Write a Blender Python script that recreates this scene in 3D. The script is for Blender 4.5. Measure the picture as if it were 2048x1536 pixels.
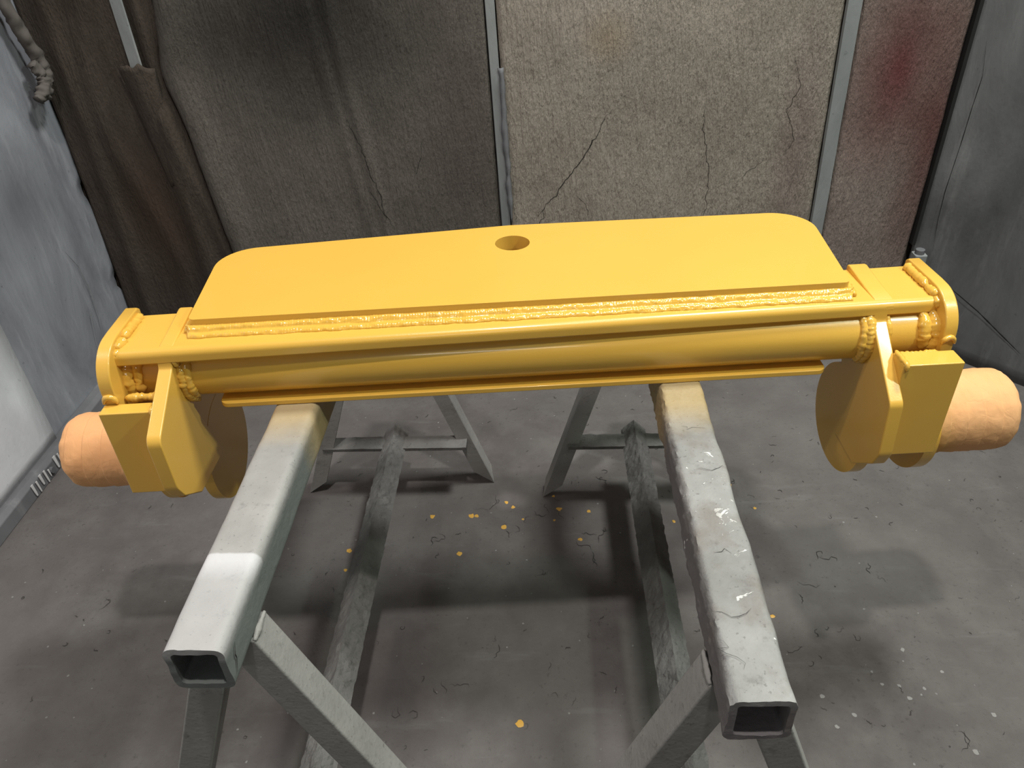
import bpy, bmesh, math, random
from mathutils import Vector, Matrix, noise

# ------------------------------------------------------------------ clear
for o in list(bpy.data.objects):
    bpy.data.objects.remove(o, do_unlink=True)
scene = bpy.context.scene
COL = scene.collection

# ------------------------------------------------------------------ camera
H = 1.59
cam_data = bpy.data.cameras.new('camera')
cam = bpy.data.objects.new('camera', cam_data)
COL.objects.link(cam)
cam_data.sensor_fit = 'HORIZONTAL'
cam_data.sensor_width = 36.0
cam_data.lens = 1530.0 / 2048.0 * 36.0
cam_data.clip_start = 0.02
# rows: world axis X, Y, Z expressed in camera axes (x right, y down, z forward)
RW = ((0.99890893, -0.0184414, -0.04290537),
      (0.02452287, -0.57474265, 0.81796669),
      (-0.039744, -0.8181264, -0.57366333))
m = Matrix.Identity(4)
for i in range(3):
    m[i][0] = RW[i][0]
    m[i][1] = -RW[i][1]
    m[i][2] = -RW[i][2]
m[2][3] = H
cam.matrix_world = m
scene.camera = cam

# ------------------------------------------------------------------ world, lamps, exposure
world = bpy.data.worlds.new('booth_ambient')
scene.world = world
world.use_nodes = True
bg = world.node_tree.nodes['Background']
bg.inputs[0].default_value = (0.80, 0.83, 0.90, 1)
bg.inputs[1].default_value = 0.008

def area(name, loc, target, sx, sy, power, color):
    l = bpy.data.lights.new(name, 'AREA')
    l.shape = 'RECTANGLE'
    l.size = sx
    l.size_y = sy
    l.energy = power
    l.color = color
    o = bpy.data.objects.new(name, l)
    COL.objects.link(o)
    o.location = loc
    d = Vector(target) - Vector(loc)
    o.rotation_euler = d.to_track_quat('-Z', 'Y').to_euler()
    return o

area('hall_lamp_front', (0.17, 0.18, 5.0), (0.0, 1.3, 0.6), 0.20, 0.14, 92, (1.0, 0.94, 0.90))
area('hall_lamp_rear', (1.45, 1.85, 5.0), (0.3, 1.5, 0.3), 0.70, 0.60, 170, (0.99, 1.0, 0.96))
area('booth_lamp_left', (-1.50, 0.86, 2.02), (0.2, 1.15, 0.6), 0.06, 0.16, 5.0, (1.0, 0.80, 0.76))
area('booth_lamp_right', (1.50, 0.56, 2.34), (-0.4, 1.15, 0.6), 0.06, 0.16, 16, (0.86, 1.0, 0.86))
area('booth_lamp_centre', (0.10, -2.10, 2.75), (0.0, 1.1, 0.85), 1.10, 0.09, 9, (1.0, 0.97, 0.94))

vs = scene.view_settings
vs.view_transform = 'Standard'
vs.look = 'None'
vs.gamma = 1.0
vs.use_curve_mapping = False
vs.exposure = 0.0
scene.display_settings.display_device = 'sRGB'

# ------------------------------------------------------------------ helpers
rnd = random.Random(7)

def nz(x, y, z, s=1.0):
    return noise.noise(Vector((x * s, y * s, z * s)))

def fbm(x, y, z, s=1.0, o=4):
    return noise.fractal(Vector((x * s, y * s, z * s)), 1.0, 2.0, o)

def mesh_obj(name, verts, faces, mat, parent=None, smooth=False):
    me = bpy.data.meshes.new(name)
    me.from_pydata([tuple(v) for v in verts], [], faces)
    bm = bmesh.new()
    bm.from_mesh(me)
    bmesh.ops.recalc_face_normals(bm, faces=bm.faces)
    bm.to_mesh(me)
    bm.free()
    me.update()
    o = bpy.data.objects.new(name, me)
    COL.objects.link(o)
    if mat:
        me.materials.append(mat)
    if smooth:
        for p in me.polygons:
            p.use_smooth = True
    if parent:
        o.parent = parent
    return o

def bevel(o, w, seg=2, ang=35):
    b = o.modifiers.new('bevel', 'BEVEL')
    b.width = w
    b.segments = seg
    b.limit_method = 'ANGLE'
    b.angle_limit = math.radians(ang)
    b.harden_normals = True
    for p in o.data.polygons:
        p.use_smooth = True
    return o

def tag(o, label=None, cat=None, group=None, kind=None):
    if label:
        o['label'] = label
    if cat:
        o['category'] = cat
    if group:
        o['group'] = group
    if kind:
        o['kind'] = kind
    return o

def empty(name, loc=(0, 0, 0), rz=0.0):
    e = bpy.data.objects.new(name, None)
    COL.objects.link(e)
    e.empty_display_size = 0.1
    e.location = loc
    e.rotation_euler = (0, 0, rz)
    return e

def box(name, lo, hi, mat, parent=None, bw=0.0):
    x0, y0, z0 = lo
    x1, y1, z1 = hi
    v = [(x0, y0, z0), (x1, y0, z0), (x1, y1, z0), (x0, y1, z0), (x0, y0, z1), (x1, y0, z1), (x1, y1, z1), (x0, y1, z1)]
    f = [(0, 3, 2, 1), (4, 5, 6, 7), (0, 1, 5, 4), (1, 2, 6, 5), (2, 3, 7, 6), (3, 0, 4, 7)]
    o = mesh_obj(name, v, f, mat, parent)
    if bw:
        bevel(o, bw)
    return o

def round_poly(pts, radii, n=7):
    """round the corners of a 2D polygon"""
    out = []
    N = len(pts)
    for i in range(N):
        r = radii[i] if isinstance(radii, (list, tuple)) else radii
        p = Vector(pts[i])
        if r <= 0:
            out.append(p)
            continue
        a = (Vector(pts[i - 1]) - p)
        b = (Vector(pts[(i + 1) % N]) - p)
        la, lb = a.length, b.length
        a.normalize()
        b.normalize()
        ang = a.angle(b)
        t = min(r / math.tan(ang / 2), la * 0.49, lb * 0.49)
        rr = t * math.tan(ang / 2)
        bis = (a + b).normalized()
        c = p + bis * (rr / math.sin(ang / 2))
        s = p + a * t - c
        e = p + b * t - c
        tot = s.angle_signed(e) if hasattr(s, 'angle_signed') else 0
        for k in range(n + 1):
            th = -tot * k / n
            v = Vector((s.x * math.cos(th) - s.y * math.sin(th), s.x * math.sin(th) + s.y * math.cos(th)))
            out.append(c + v)
    return out

def prism(name, poly, lo, hi, axis, mat, parent=None, bw=0.0015, seg=2):
    """extrude a 2D polygon: axis 'x' -> poly is (y,z); axis 'z' -> poly is (x,y); axis 'y' -> (x,z)"""
    N = len(poly)
    def P(p, h):
        if axis == 'x':
            return (h, p[0], p[1])
        if axis == 'z':
            return (p[0], p[1], h)
        return (p[0], h, p[1])
    v = [P(p, lo) for p in poly] + [P(p, hi) for p in poly]
    f = [tuple(range(N)), tuple(range(2 * N - 1, N - 1, -1))]
    f += [(i, (i + 1) % N, N + (i + 1) % N, N + i) for i in range(N)]
    o = mesh_obj(name, v, f, mat, parent)
    if bw:
        bevel(o, bw, seg)
    return o

def weld(name, pts, r, mat, parent, seed=0, flat=1.0, step=0.0022, ripple=0.25, wob=0.35):
    """a lumpy weld bead along a polyline"""
    P = [Vector(p) for p in pts]
    path = []
    for a, b in zip(P[:-1], P[1:]):
        n = max(1, int((b - a).length / step))
        for k in range(n):
            path.append(a.lerp(b, k / n))
    path.append(P[-1])
    S = 9
    verts, faces = [], []
    M = len(path)
    dist = 0.0
    for i, p in enumerate(path):
        t = (path[min(i + 1, M - 1)] - path[max(i - 1, 0)]).normalized()
        u = t.cross(Vector((0.13, 0.31, 0.94))).normalized()
        w = t.cross(u)
        if i:
            dist += (p - path[i - 1]).length
        k = 1.0 + ripple * 0.30 * math.sin(dist * 2 * math.pi / 0.0075 + 3.0 * nz(dist * 40, seed, 0)) + wob * nz(dist * 60, seed * 3.1, 1.7) + wob * 0.6 * nz(dist * 22, seed * 2.1, 5.7)
        endf = min(1.0, 0.55 + 0.45 * min(i, M - 1 - i) / 3.0)
        q = p + Vector((0, nz(dist * 25, seed, 9.1), nz(dist * 25, seed, 4.4))) * r * 0.35
        for s in range(S):
            th = 2 * math.pi * s / S
            rr = r * k * endf * (1 + 0.34 * nz(dist * 150, s * 1.3, seed))
            verts.append(q + u * math.cos(th) * rr + w * math.sin(th) * rr * flat)
    for i in range(M - 1):
        for s in range(S):
            faces.append((i * S + s, i * S + (s + 1) % S, (i + 1) * S + (s + 1) % S, (i + 1) * S + s))
    faces.append(tuple(range(S)))
    faces.append(tuple((M - 1) * S + s for s in range(S)))
    return mesh_obj(name, verts, faces, mat, parent, smooth=True)

# ------------------------------------------------------------------ materials
class NT:
    def __init__(self, name, rough=0.6, spec=0.4, metal=0.0):
        self.m = bpy.data.materials.new(name)
        self.m.use_nodes = True
        self.t = self.m.node_tree
        self.b = self.t.nodes['Principled BSDF']
        self.b.inputs['Roughness'].default_value = rough
        self.b.inputs['Specular IOR Level'].default_value = spec
        self.b.inputs['Metallic'].default_value = metal
        self.co = self.t.nodes.new('ShaderNodeTexCoord').outputs['Object']

    def n(self, kind, **kw):
        nd = self.t.nodes.new(kind)
        for k, v in kw.items():
            setattr(nd, k, v)
        return nd

    def link(self, a, b):
        self.t.links.new(a, b)

    def mapping(self, scale=(1, 1, 1), loc=(0, 0, 0), rot=(0, 0, 0)):
        mp = self.n('ShaderNodeMapping')
        mp.inputs['Scale'].default_value = scale
        mp.inputs['Location'].default_value = loc
        mp.inputs['Rotation'].default_value = rot
        self.link(self.co, mp.inputs['Vector'])
        return mp.outputs[0]

    def noise(self, scale, detail=4, rough=0.55, vec=None, dist=0.0):
        nd = self.n('ShaderNodeTexNoise')
        nd.inputs['Scale'].default_value = scale
        nd.inputs['Detail'].default_value = detail
        nd.inputs['Roughness'].default_value = rough
        nd.inputs['Distortion'].default_value = dist
        self.link(vec if vec is not None else self.co, nd.inputs['Vector'])
        return nd.outputs['Fac']

    def ramp(self, fac, stops):
        r = self.n('ShaderNodeValToRGB')
        e = r.color_ramp.elements
        while len(e) > 1:
            e.remove(e[-1])
        for i, (p, c) in enumerate(stops):
            if not isinstance(c, tuple):
                c = (c, c, c)
            if i == 0:
                e[0].position = p
                e[0].color = (*c, 1)
            else:
                x = e.new(p)
                x.color = (*c, 1)
        self.link(fac, r.inputs[0])
        return r.outputs[0]

    def mix(self, fac, a, b, mode='MIX'):
        mx = self.n('ShaderNodeMix', data_type='RGBA', blend_type=mode)
        for s, v in ((0, fac), (6, a), (7, b)):
            if isinstance(v, (int, float)):
                mx.inputs[s].default_value = v
            elif isinstance(v, tuple):
                mx.inputs[s].default_value = (*v, 1)
            else:
                self.link(v, mx.inputs[s])
        return mx.outputs[2]

    def math(self, op, a, b=0.0, clamp=False):
        nd = self.n('ShaderNodeMath', operation=op, use_clamp=clamp)
        for s, v in ((0, a), (1, b)):
            if isinstance(v, (int, float)):
                nd.inputs[s].default_value = v
            else:
                self.link(v, nd.inputs[s])
        return nd.outputs[0]

    def spot(self, c, rad, soft=0.5, wob=0.0, wscale=3.0):
        """1 inside an ellipsoid about c (object coordinates), 0 outside"""
        v = self.mapping(scale=tuple(1.0 / r for r in rad), loc=tuple(-c[i] / rad[i] for i in range(3)))
        ln = self.n('ShaderNodeVectorMath', operation='LENGTH')
        self.link(v, ln.inputs[0])
        d = ln.outputs['Value']
        if wob:
            d = self.math('ADD', d, self.math('MULTIPLY', self.math('SUBTRACT', self.noise(wscale, 4), 0.5), wob))
        return self.ramp(d, [(max(0.0, 1 - soft), 1.0), (1.0, 0.0)])

    def color(self, c):
        if isinstance(c, tuple):
            self.b.inputs['Base Color'].default_value = (*c, 1)
        else:
            self.link(c, self.b.inputs['Base Color'])

    def rough(self, r):
        self.link(r, self.b.inputs['Roughness'])

    def bump(self, *hs):
        prev = None
        for h, st, dist in hs:
            bp = self.n('ShaderNodeBump')
            bp.inputs['Strength'].default_value = st
            bp.inputs['Distance'].default_value = dist
            self.link(h, bp.inputs['Height'])
            if prev is not None:
                self.link(prev, bp.inputs['Normal'])
            prev = bp.outputs[0]
        self.link(prev, self.b.inputs['Normal'])

# yellow enamel
def yellow_mat(name, rough, bumpamt):
    M = NT(name, rough=rough, spec=0.5)
    M.b.inputs['Coat Weight'].default_value = 0.4
    M.b.inputs['Coat Roughness'].default_value = 0.11
    f = M.noise(6.0, 3)
    M.color(M.mix(f, (0.72, 0.420, 0.066), (0.77, 0.452, 0.074)))
    h = M.noise(300.0, 2, 0.5)
    M.bump((h, bumpamt, 0.0006), (M.noise(35, 3), 0.05, 0.002))
    return M.m
YEL = yellow_mat('yellow_enamel', 0.34, 0.22)
YEL_W = yellow_mat('yellow_enamel_weld', 0.16, 0.25)

# masking tape
M = NT('masking_tape', rough=0.75, spec=0.25)
f = M.noise(9, 4)
tapec = M.mix(f, (0.74, 0.37, 0.150), (0.86, 0.48, 0.235))
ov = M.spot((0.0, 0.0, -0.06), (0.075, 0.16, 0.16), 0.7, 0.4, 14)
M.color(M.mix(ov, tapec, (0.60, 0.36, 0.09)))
vo = M.n('ShaderNodeTexVoronoi', feature='DISTANCE_TO_EDGE')
vo.inputs['Scale'].default_value = 13
wv = M.n('ShaderNodeVectorMath', operation='ADD')
nn = M.n('ShaderNodeTexNoise')
nn.inputs['Scale'].default_value = 22
M.link(M.co, nn.inputs['Vector'])
sc_ = M.n('ShaderNodeVectorMath', operation='SCALE')
sc_.inputs['Scale'].default_value = 0.05
M.link(nn.outputs['Color'], sc_.inputs[0])
M.link(M.mapping(scale=(1.6, 0.7, 0.7)), wv.inputs[0])
M.link(sc_.outputs[0], wv.inputs[1])
M.link(wv.outputs[0], vo.inputs['Vector'])
cre = M.ramp(vo.outputs['Distance'], [(0.0, 0.0), (0.035, 1.0)])
M.bump((M.noise(38, 5, 0.6, dist=0.7), 0.25, 0.006), (cre, 0.12, 0.002))
TAPE = M.m
M = NT('tape_crease', rough=0.8, spec=0.2)
M.color((0.33, 0.14, 0.05))
CREASE = M.m

# painted, dusty trestle steel
def steel(name, base, light, dark, seed, blobs=False, crust=0.5, patch=None, rough=0.62, over=None, side=None):
    M = NT(name, rough=rough, spec=0.35)
    v = M.mapping(loc=(seed, seed * 0.7, seed * 1.3))
    a = M.noise(7, 5, 0.6, v)
    b = M.noise(38, 6, 0.7, v)
    c = M.mix(M.ramp(a, [(0.35, 0.0), (0.68, 1.0)]), base, light)
    c = M.mix(M.ramp(b, [(0.58, 0.0), (0.74, 0.6)]), c, dark)
    d = M.noise(160, 2, 0.5, v)
    c = M.mix(M.ramp(d, [(0.66, 0.0), (0.72, 0.5)]), c, dark)
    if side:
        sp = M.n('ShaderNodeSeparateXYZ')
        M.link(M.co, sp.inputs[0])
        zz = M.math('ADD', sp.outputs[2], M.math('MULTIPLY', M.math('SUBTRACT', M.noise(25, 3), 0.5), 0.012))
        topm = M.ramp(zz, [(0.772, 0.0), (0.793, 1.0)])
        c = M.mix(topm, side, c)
    if patch:
        y0, y1, colp = patch
        sep = M.n('ShaderNodeSeparateXYZ')
        M.link(M.co, sep.inputs[0])
        yy = M.math('ADD', M.math('ADD', sep.outputs[1], 1.0), M.math('MULTIPLY', M.noise(60, 2), 0.004))
        s = M.math('MULTIPLY', M.ramp(yy, [(1 + y1 - 0.002, 1.0), (1 + y1, 0.0)]), M.ramp(yy, [(1 + y0, 0.2), (1 + y1 - 0.05, 0.35), (1 + y1 - 0.015, 0.9)]))
        c = M.mix(M.math('MULTIPLY', s, topm), c, colp)
    hs = [(a, 0.35, 0.01), (b, 0.5 * crust + 0.1, 0.006), (d, 0.35 * crust, 0.003)]
    if blobs:
        e = M.noise(26, 4, 0.65, M.mapping(scale=(1.0, 1.5, 1.0), loc=(3.1, seed, 0)), 0.9)
        reg = M.spot((0.02, -0.30, 0.79), (0.09, 0.30, 0.2), 0.9, 0.6, 8)
        e2 = M.math('MULTIPLY', e, M.math('ADD', M.math('MULTIPLY', reg, 0.28), 0.75))
        k = M.ramp(e2, [(0.585, 0.0), (0.605, 1.0)])
        c = M.mix(k, c, (0.72, 0.72, 0.70))
        hs.append((k, 0.5, 0.004))
    if blobs:
        st = M.ramp(M.noise(13, 4, 0.6, M.mapping(loc=(7, 2, 1))), [(0.52, 0.0), (0.68, 0.6)])
        c = M.mix(st, c, (0.19, 0.165, 0.145))
    if over is not None:
        k2 = M.spot((0.0, over, 0.79), (0.3, 0.15, 0.2), 0.6, 0.35, 12)
        c = M.mix(M.math('MULTIPLY', k2, 0.55), c, (0.50, 0.34, 0.10))
    M.color(c)
    M.bump(*hs)
    return M.m
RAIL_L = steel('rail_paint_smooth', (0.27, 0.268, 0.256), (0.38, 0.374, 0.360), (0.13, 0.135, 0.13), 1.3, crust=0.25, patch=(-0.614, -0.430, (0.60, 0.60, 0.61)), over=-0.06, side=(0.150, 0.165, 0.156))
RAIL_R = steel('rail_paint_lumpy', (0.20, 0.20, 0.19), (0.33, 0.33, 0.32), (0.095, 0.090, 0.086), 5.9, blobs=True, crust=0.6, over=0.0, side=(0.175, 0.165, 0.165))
LEG_M = steel('leg_paint', (0.25, 0.247, 0.232), (0.32, 0.316, 0.298), (0.11, 0.108, 0.10), 3.7, crust=0.4)
BAR_M = steel('crusted_bar_paint', (0.10, 0.098, 0.092), (0.18, 0.178, 0.17), (0.04, 0.038, 0.036), 8.2, crust=1.2, rough=0.85)

# floor
M = NT('booth_floor', rough=0.82, spec=0.25)
a = M.noise(1.6, 5, 0.6)
b = M.noise(9, 6, 0.65)
d = M.noise(70, 5, 0.7)
e = M.noise(260, 3, 0.6)
c = M.mix(M.ramp(a, [(0.3, 0.0), (0.7, 1.0)]), (0.088, 0.079, 0.076), (0.158, 0.146, 0.139))
c = M.mix(M.ramp(b, [(0.42, 0.0), (0.72, 0.55)]), c, (0.175, 0.166, 0.158))
cl = M.ramp(M.noise(4.5, 3), [(0.40, 0.15), (0.62, 1.0)])
c = M.mix(M.math('MULTIPLY', cl, M.ramp(d, [(0.58, 0.0), (0.68, 0.6)])), c, (0.050, 0.047, 0.045))
c = M.mix(M.ramp(e, [(0.70, 0.0), (0.76, 0.5)]), c, (0.05, 0.048, 0.046))
# pale dusty drag marks
w1 = M.noise(3.0, 4, 0.6, M.mapping(scale=(1.0, 5.5, 1.0), rot=(0, 0, 0.35)))
c = M.mix(M.ramp(w1, [(0.62, 0.0), (0.74, 0.35)]), c, (0.215, 0.217, 0.212))
M.color(c)
M.bump((b, 0.3, 0.012), (d, 0.5, 0.007), (e, 0.3, 0.002))
FLOOR = M.m

def plain(name, col, rough=0.8, spec=0.2):
    M = NT(name, rough=rough, spec=spec)
    f = M.noise(30, 3)
    M.color(M.mix(f, tuple(x * 0.8 for x in col), tuple(min(1, x * 1.2) for x in col)))
    return M.m
CRACK = plain('crack_dark', (0.018, 0.016, 0.015))
FCRACK = plain('floor_crack_dark', (0.045, 0.042, 0.040))
FLAKE = plain('pale_flake', (0.27, 0.265, 0.255))
DRIP = plain('yellow_drip', (0.62, 0.36, 0.07), 0.4, 0.4)
BLACK = plain('dark_gap', (0.02, 0.02, 0.02))

# filter mats on the back wall
def mat_mat(name, base, light, dark, stain=None, blotch=None, fibre=1.0):
    M = NT(name, rough=0.95, spec=0.08)
    s = M.noise(1.0, 5, 0.65, M.mapping(scale=(70, 70, 9)))
    s2 = M.noise(1.0, 4, 0.6, M.mapping(scale=(160, 160, 60)))
    a = M.noise(2.2, 5, 0.6)
    c = M.mix(M.ramp(a, [(0.3, 0.0), (0.72, 1.0)]), base, light)
    c = M.mix(M.ramp(s, [(0.46, 0.0), (0.68, 0.45)]), c, light)
    c = M.mix(M.ramp(s2, [(0.53, 0.0), (0.72, 0.5)]), c, dark)
    s3 = M.noise(55, 4, 0.7)
    c = M.mix(M.ramp(s3, [(0.62, 0.0), (0.74, 0.4)]), c, dark)
    if stain:
        for cc, rr, col, amt in stain:
            k = M.math('MULTIPLY', M.spot(cc, rr, 0.9, 0.5, 4), amt)
            c = M.mix(k, c, col)
    M.color(c)
    M.bump((s, 0.7 * fibre, 0.028), (s2, 0.55, 0.008), (s3, 0.25, 0.006), (a, 0.2, 0.03))
    return M.m
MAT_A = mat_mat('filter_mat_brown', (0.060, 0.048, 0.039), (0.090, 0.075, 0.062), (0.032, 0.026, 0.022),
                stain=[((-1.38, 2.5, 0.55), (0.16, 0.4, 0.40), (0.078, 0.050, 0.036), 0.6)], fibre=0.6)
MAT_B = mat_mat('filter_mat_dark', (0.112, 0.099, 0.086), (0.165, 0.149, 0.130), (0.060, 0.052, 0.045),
                stain=[((-0.74, 2.5, 1.20), (0.62, 0.6, 0.46), (0.020, 0.019, 0.018), 0.92),  # black soot patch, enlarged to paint in the shade of the upper left
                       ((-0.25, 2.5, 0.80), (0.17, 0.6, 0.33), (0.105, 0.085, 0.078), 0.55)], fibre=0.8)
MAT_C = mat_mat('filter_mat_grey', (0.290, 0.254, 0.214), (0.420, 0.375, 0.320), (0.155, 0.132, 0.110),
                stain=[((0.215, 2.5, 1.09), (0.10, 0.5, 0.10), (0.33, 0.25, 0.16), 0.5),
                       ((0.86, 2.5, 0.72), (0.10, 0.5, 0.6), (0.215, 0.165, 0.150), 0.6)])
MAT_D = mat_mat('filter_mat_red', (0.215, 0.178, 0.157), (0.30, 0.252, 0.224), (0.12, 0.096, 0.085),
                stain=[((1.13, 2.5, 0.97), (0.19, 0.6, 0.40), (0.135, 0.040, 0.042), 0.9),
                       ((1.29, 2.5, 0.75), (0.12, 0.6, 0.60), (0.12, 0.045, 0.043), 0.8)], fibre=0.8)

# sheet metal walls
def sheet(name, base, light, white, spots, seed):
    M = NT(name, rough=0.6, spec=0.3)
    v = M.mapping(scale=(2.2, 2.2, 0.9), loc=(seed, 0, 0))
    a = M.noise(1.6, 6, 0.6, v, 0.5)
    b = M.noise(5.0, 6, 0.65, M.mapping(scale=(3, 3, 0.5), loc=(seed, 1, 0)))
    d = M.noise(60, 4, 0.6)
    c = M.mix(M.ramp(a, [(0.33, 0.0), (0.66, 1.0)]), base, light)
    c = M.mix(M.ramp(b, [(0.56, 0.0), (0.75, 0.5)]), c, white)
    c = M.mix(M.ramp(d, [(0.66, 0.0), (0.74, 0.4)]), c, tuple(x * 0.35 for x in base))
    for cc, rr, col, amt in spots:
        c = M.mix(M.math('MULTIPLY', M.spot(cc, rr, 0.95, 0.6, 3), amt), c, col)
    M.color(c)
    M.bump((a, 0.25, 0.03), (b, 0.25, 0.008), (d, 0.15, 0.002))
    return M.m
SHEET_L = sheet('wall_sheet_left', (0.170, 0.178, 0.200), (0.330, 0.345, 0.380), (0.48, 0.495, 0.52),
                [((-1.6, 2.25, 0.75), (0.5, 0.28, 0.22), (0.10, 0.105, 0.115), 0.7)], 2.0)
SHEET_W = sheet('wall_sheet_white', (0.62, 0.64, 0.67), (0.80, 0.82, 0.85), (0.84, 0.85, 0.87),
                [((0.0, 0.75, 0.62), (0.5, 0.60, 0.33), (0.20, 0.205, 0.22), 0.9)], 4.0)
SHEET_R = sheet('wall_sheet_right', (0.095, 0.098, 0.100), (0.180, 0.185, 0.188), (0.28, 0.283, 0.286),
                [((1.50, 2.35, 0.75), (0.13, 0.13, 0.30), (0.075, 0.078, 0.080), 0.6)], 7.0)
BASE_M = sheet('kerb_paint', (0.13, 0.133, 0.14), (0.19, 0.195, 0.205), (0.30, 0.30, 0.31), [], 9.0)
BATTEN = sheet('batten_paint', (0.20, 0.215, 0.215), (0.29, 0.305, 0.305), (0.34, 0.34, 0.33), [], 5.0)
CLUMP = plain('crusted_rope_paint', (0.12, 0.108, 0.098), 0.9)
WDRIP = plain('white_drip', (0.62, 0.62, 0.62), 0.5)

# ================================================================== THE SETTING
YB = 2.60
def slab(name, pts, th, z0, z1, mat):
    """vertical wall slab from a plan polyline segment, thickness outward th (x,y)"""
    a, b = pts
    v = [(a[0], a[1], z0), (b[0], b[1], z0), (b[0] + th[0], b[1] + th[1], z0), (a[0] + th[0], a[1] + th[1], z0)]
    v += [(x, y, z1) for x, y, _ in v]
    f = [(0, 3, 2, 1), (4, 5, 6, 7), (0, 1, 5, 4), (1, 2, 6, 5), (2, 3, 7, 6), (3, 0, 4, 7)]
    return mesh_obj(name, v, f, mat)

fl = mesh_obj('floor', [(-1.75, -2.2, 0), (1.75, -2.2, 0), (1.75, 2.75, 0), (-1.75, 2.75, 0),
                        (-1.75, -2.2, -.08), (1.75, -2.2, -.08), (1.75, 2.75, -.08), (-1.75, 2.75, -.08)],
              [(0, 1, 2, 3), (7, 6, 5, 4), (0, 4, 5, 1), (1, 5, 6, 2), (2, 6, 7, 3), (3, 7, 4, 0)], FLOOR)
tag(fl, 'dusty grey concrete booth floor with yellow paint drips', kind='structure')

wb = slab('wall_back', [(-1.70, YB + 0.005), (1.40, YB + 0.005)], (0, 0.06), 0, 3.0, MAT_A)
tag(wb, 'back wall of the paint booth behind the filter mats', kind='structure')

def sheet_wall(name, a, b, nrm, z1, mat, ny=60, nzv=40, jag=0.0, amp=0.006, seed=0.0, th=0.03):
    """wall of thin sheet metal with gentle dents; b end can have a torn, jagged edge"""
    ax, ay = a
    bx, by = b
    verts, faces = [], []
    for j in range(nzv + 1):
        z = z1 * j / nzv
        jg = jag * (fbm(z * 9, seed, 0.3, 1.0, 5) * 1.0)
        for i in range(ny + 1):
            t = i / ny
            tt = t + (jg if t > 0.8 else 0) * max(0.0, (t - 0.8) / 0.2)
            x = ax + (bx - ax) * tt
            y = ay + (by - ay) * tt
            d = amp * fbm(x * 3 + seed, y * 3, z * 2, 1.0, 3)
            verts.append((x + nrm[0] * d, y + nrm[1] * d, z))
    W = ny + 1
    for j in range(nzv):
        for i in range(ny):
            faces.append((j * W + i, j * W + i + 1, (j + 1) * W + i + 1, (j + 1) * W + i))
    o = mesh_obj(name, verts, faces, mat, smooth=True)
    s = o.modifiers.new('thickness', 'SOLIDIFY')
    s.thickness = th
    s.offset = 0.0
    return o

wl = sheet_wall('wall_left', (-1.645, -2.0), (-1.630, 2.60), (1, 0), 3.0, SHEET_L, 120, 150, jag=0.012, seed=2.2, th=0.012)
tag(wl, 'grey sheet metal left wall with a torn far edge', kind='structure')
wlo = slab('wall_left_backing', [(-1.70, -2.0), (-1.70, 2.66)], (-0.05, 0), 0, 3.0, BLACK)
tag(wlo, 'backing behind the left wall sheet', kind='structure')
wr = sheet_wall('wall_right', (1.332, 2.578), (1.66, 2.20), (-0.7, -0.7), 3.0, SHEET_R, 40, 60, amp=0.012, seed=6.1, th=0.012)
tag(wr, 'grey sheet metal splayed right wall with vertical creases', kind='structure')
wr2 = slab('wall_right_front', [(1.66, 2.18), (1.70, -2.0)], (0.05, 0), 0, 3.0, BASE_M)
tag(wr2, 'dark front part of the right wall', kind='structure')
# floor plate: sheet_white leans on the left wall
shw = empty('metal_sheet', (-1.60, 1.0, 0))
pv, pf = [], []
ny, nv = 40, 40
for j in range(nv + 1):
    for i in range(ny + 1):
        y = -1.0 + (1.925 + 1.0) * i / ny
        z = 0.052 + 1.6 * j / nv
        pv.append((-0.012 + 0.004 * fbm(y * 2, z * 2, 3.3), y - 1.0, z))
for j in range(nv):
    for i in range(ny):
        W = ny + 1
        pf.append((j * W + i, j * W + i + 1, (j + 1) * W + i + 1, (j + 1) * W + i))
ps = mesh_obj('sheet', pv, pf, SHEET_W, shw, smooth=True)
ps.location = (0, 0, 0)
sm = ps.modifiers.new('thickness', 'SOLIDIFY')
sm.thickness = 0.004
for o_ in (ps,):
    o_.data.materials.clear()
    o_.data.materials.append(SHEET_W)
tag(shw, 'white-sprayed flat metal sheet fixed low on the left wall', 'metal sheet')

# kerb along the foot of the left wall
kb = prism('baseboard_left', [(-1.625, 0.0), (-1.575, 0.0), (-1.578, 0.045), (-1.592, 0.056), (-1.625, 0.056)], -2.0, 2.52, 'y', BASE_M, bw=0.003)
tag(kb, 'grey steel kerb along the foot of the left wall', kind='structure')
bolt = []
def ngon_cyl(name, c, r, h, n, axis, mat, parent, bw=0.001):
    poly = [(c[0] + r * math.cos(2 * math.pi * i / n), c[1] + r * math.sin(2 * math.pi * i / n)) for i in range(n)]
    return prism(name, poly, h[0], h[1], axis, mat, parent, bw)
bo = ngon_cyl('bolt_head', (1.80, 0.026), 0.011, (-1.578, -1.568), 10, 'x', BASE_M, kb)
dv, df = [], []
for k, (y, zt, w) in enumerate(((1.700, .052, .010), (1.722, .047, .007), (1.745, .053, .011), (1.768, .050, .008), (1.786, .040, .006), (1.832, .055, .012), (1.852, .05, .007))):
    zb = 0.004 + 0.018 * rnd.random()
    b0 = len(dv)
    for z, ww in ((zb, w * .5), (zb + .012, w * .8), (zt, w)):
        for s in (-1, 1):
            dv.append((-1.5722 - 0.0035 * (z / .05), y + s * ww * .5, z))
    df += [(b0, b0 + 1, b0 + 3, b0 + 2), (b0 + 2, b0 + 3, b0 + 5, b0 + 4)]
dp = mesh_obj('paint_run', dv, df, WDRIP, kb)
dp.modifiers.new('t', 'SOLIDIFY').thickness = 0.002

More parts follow.
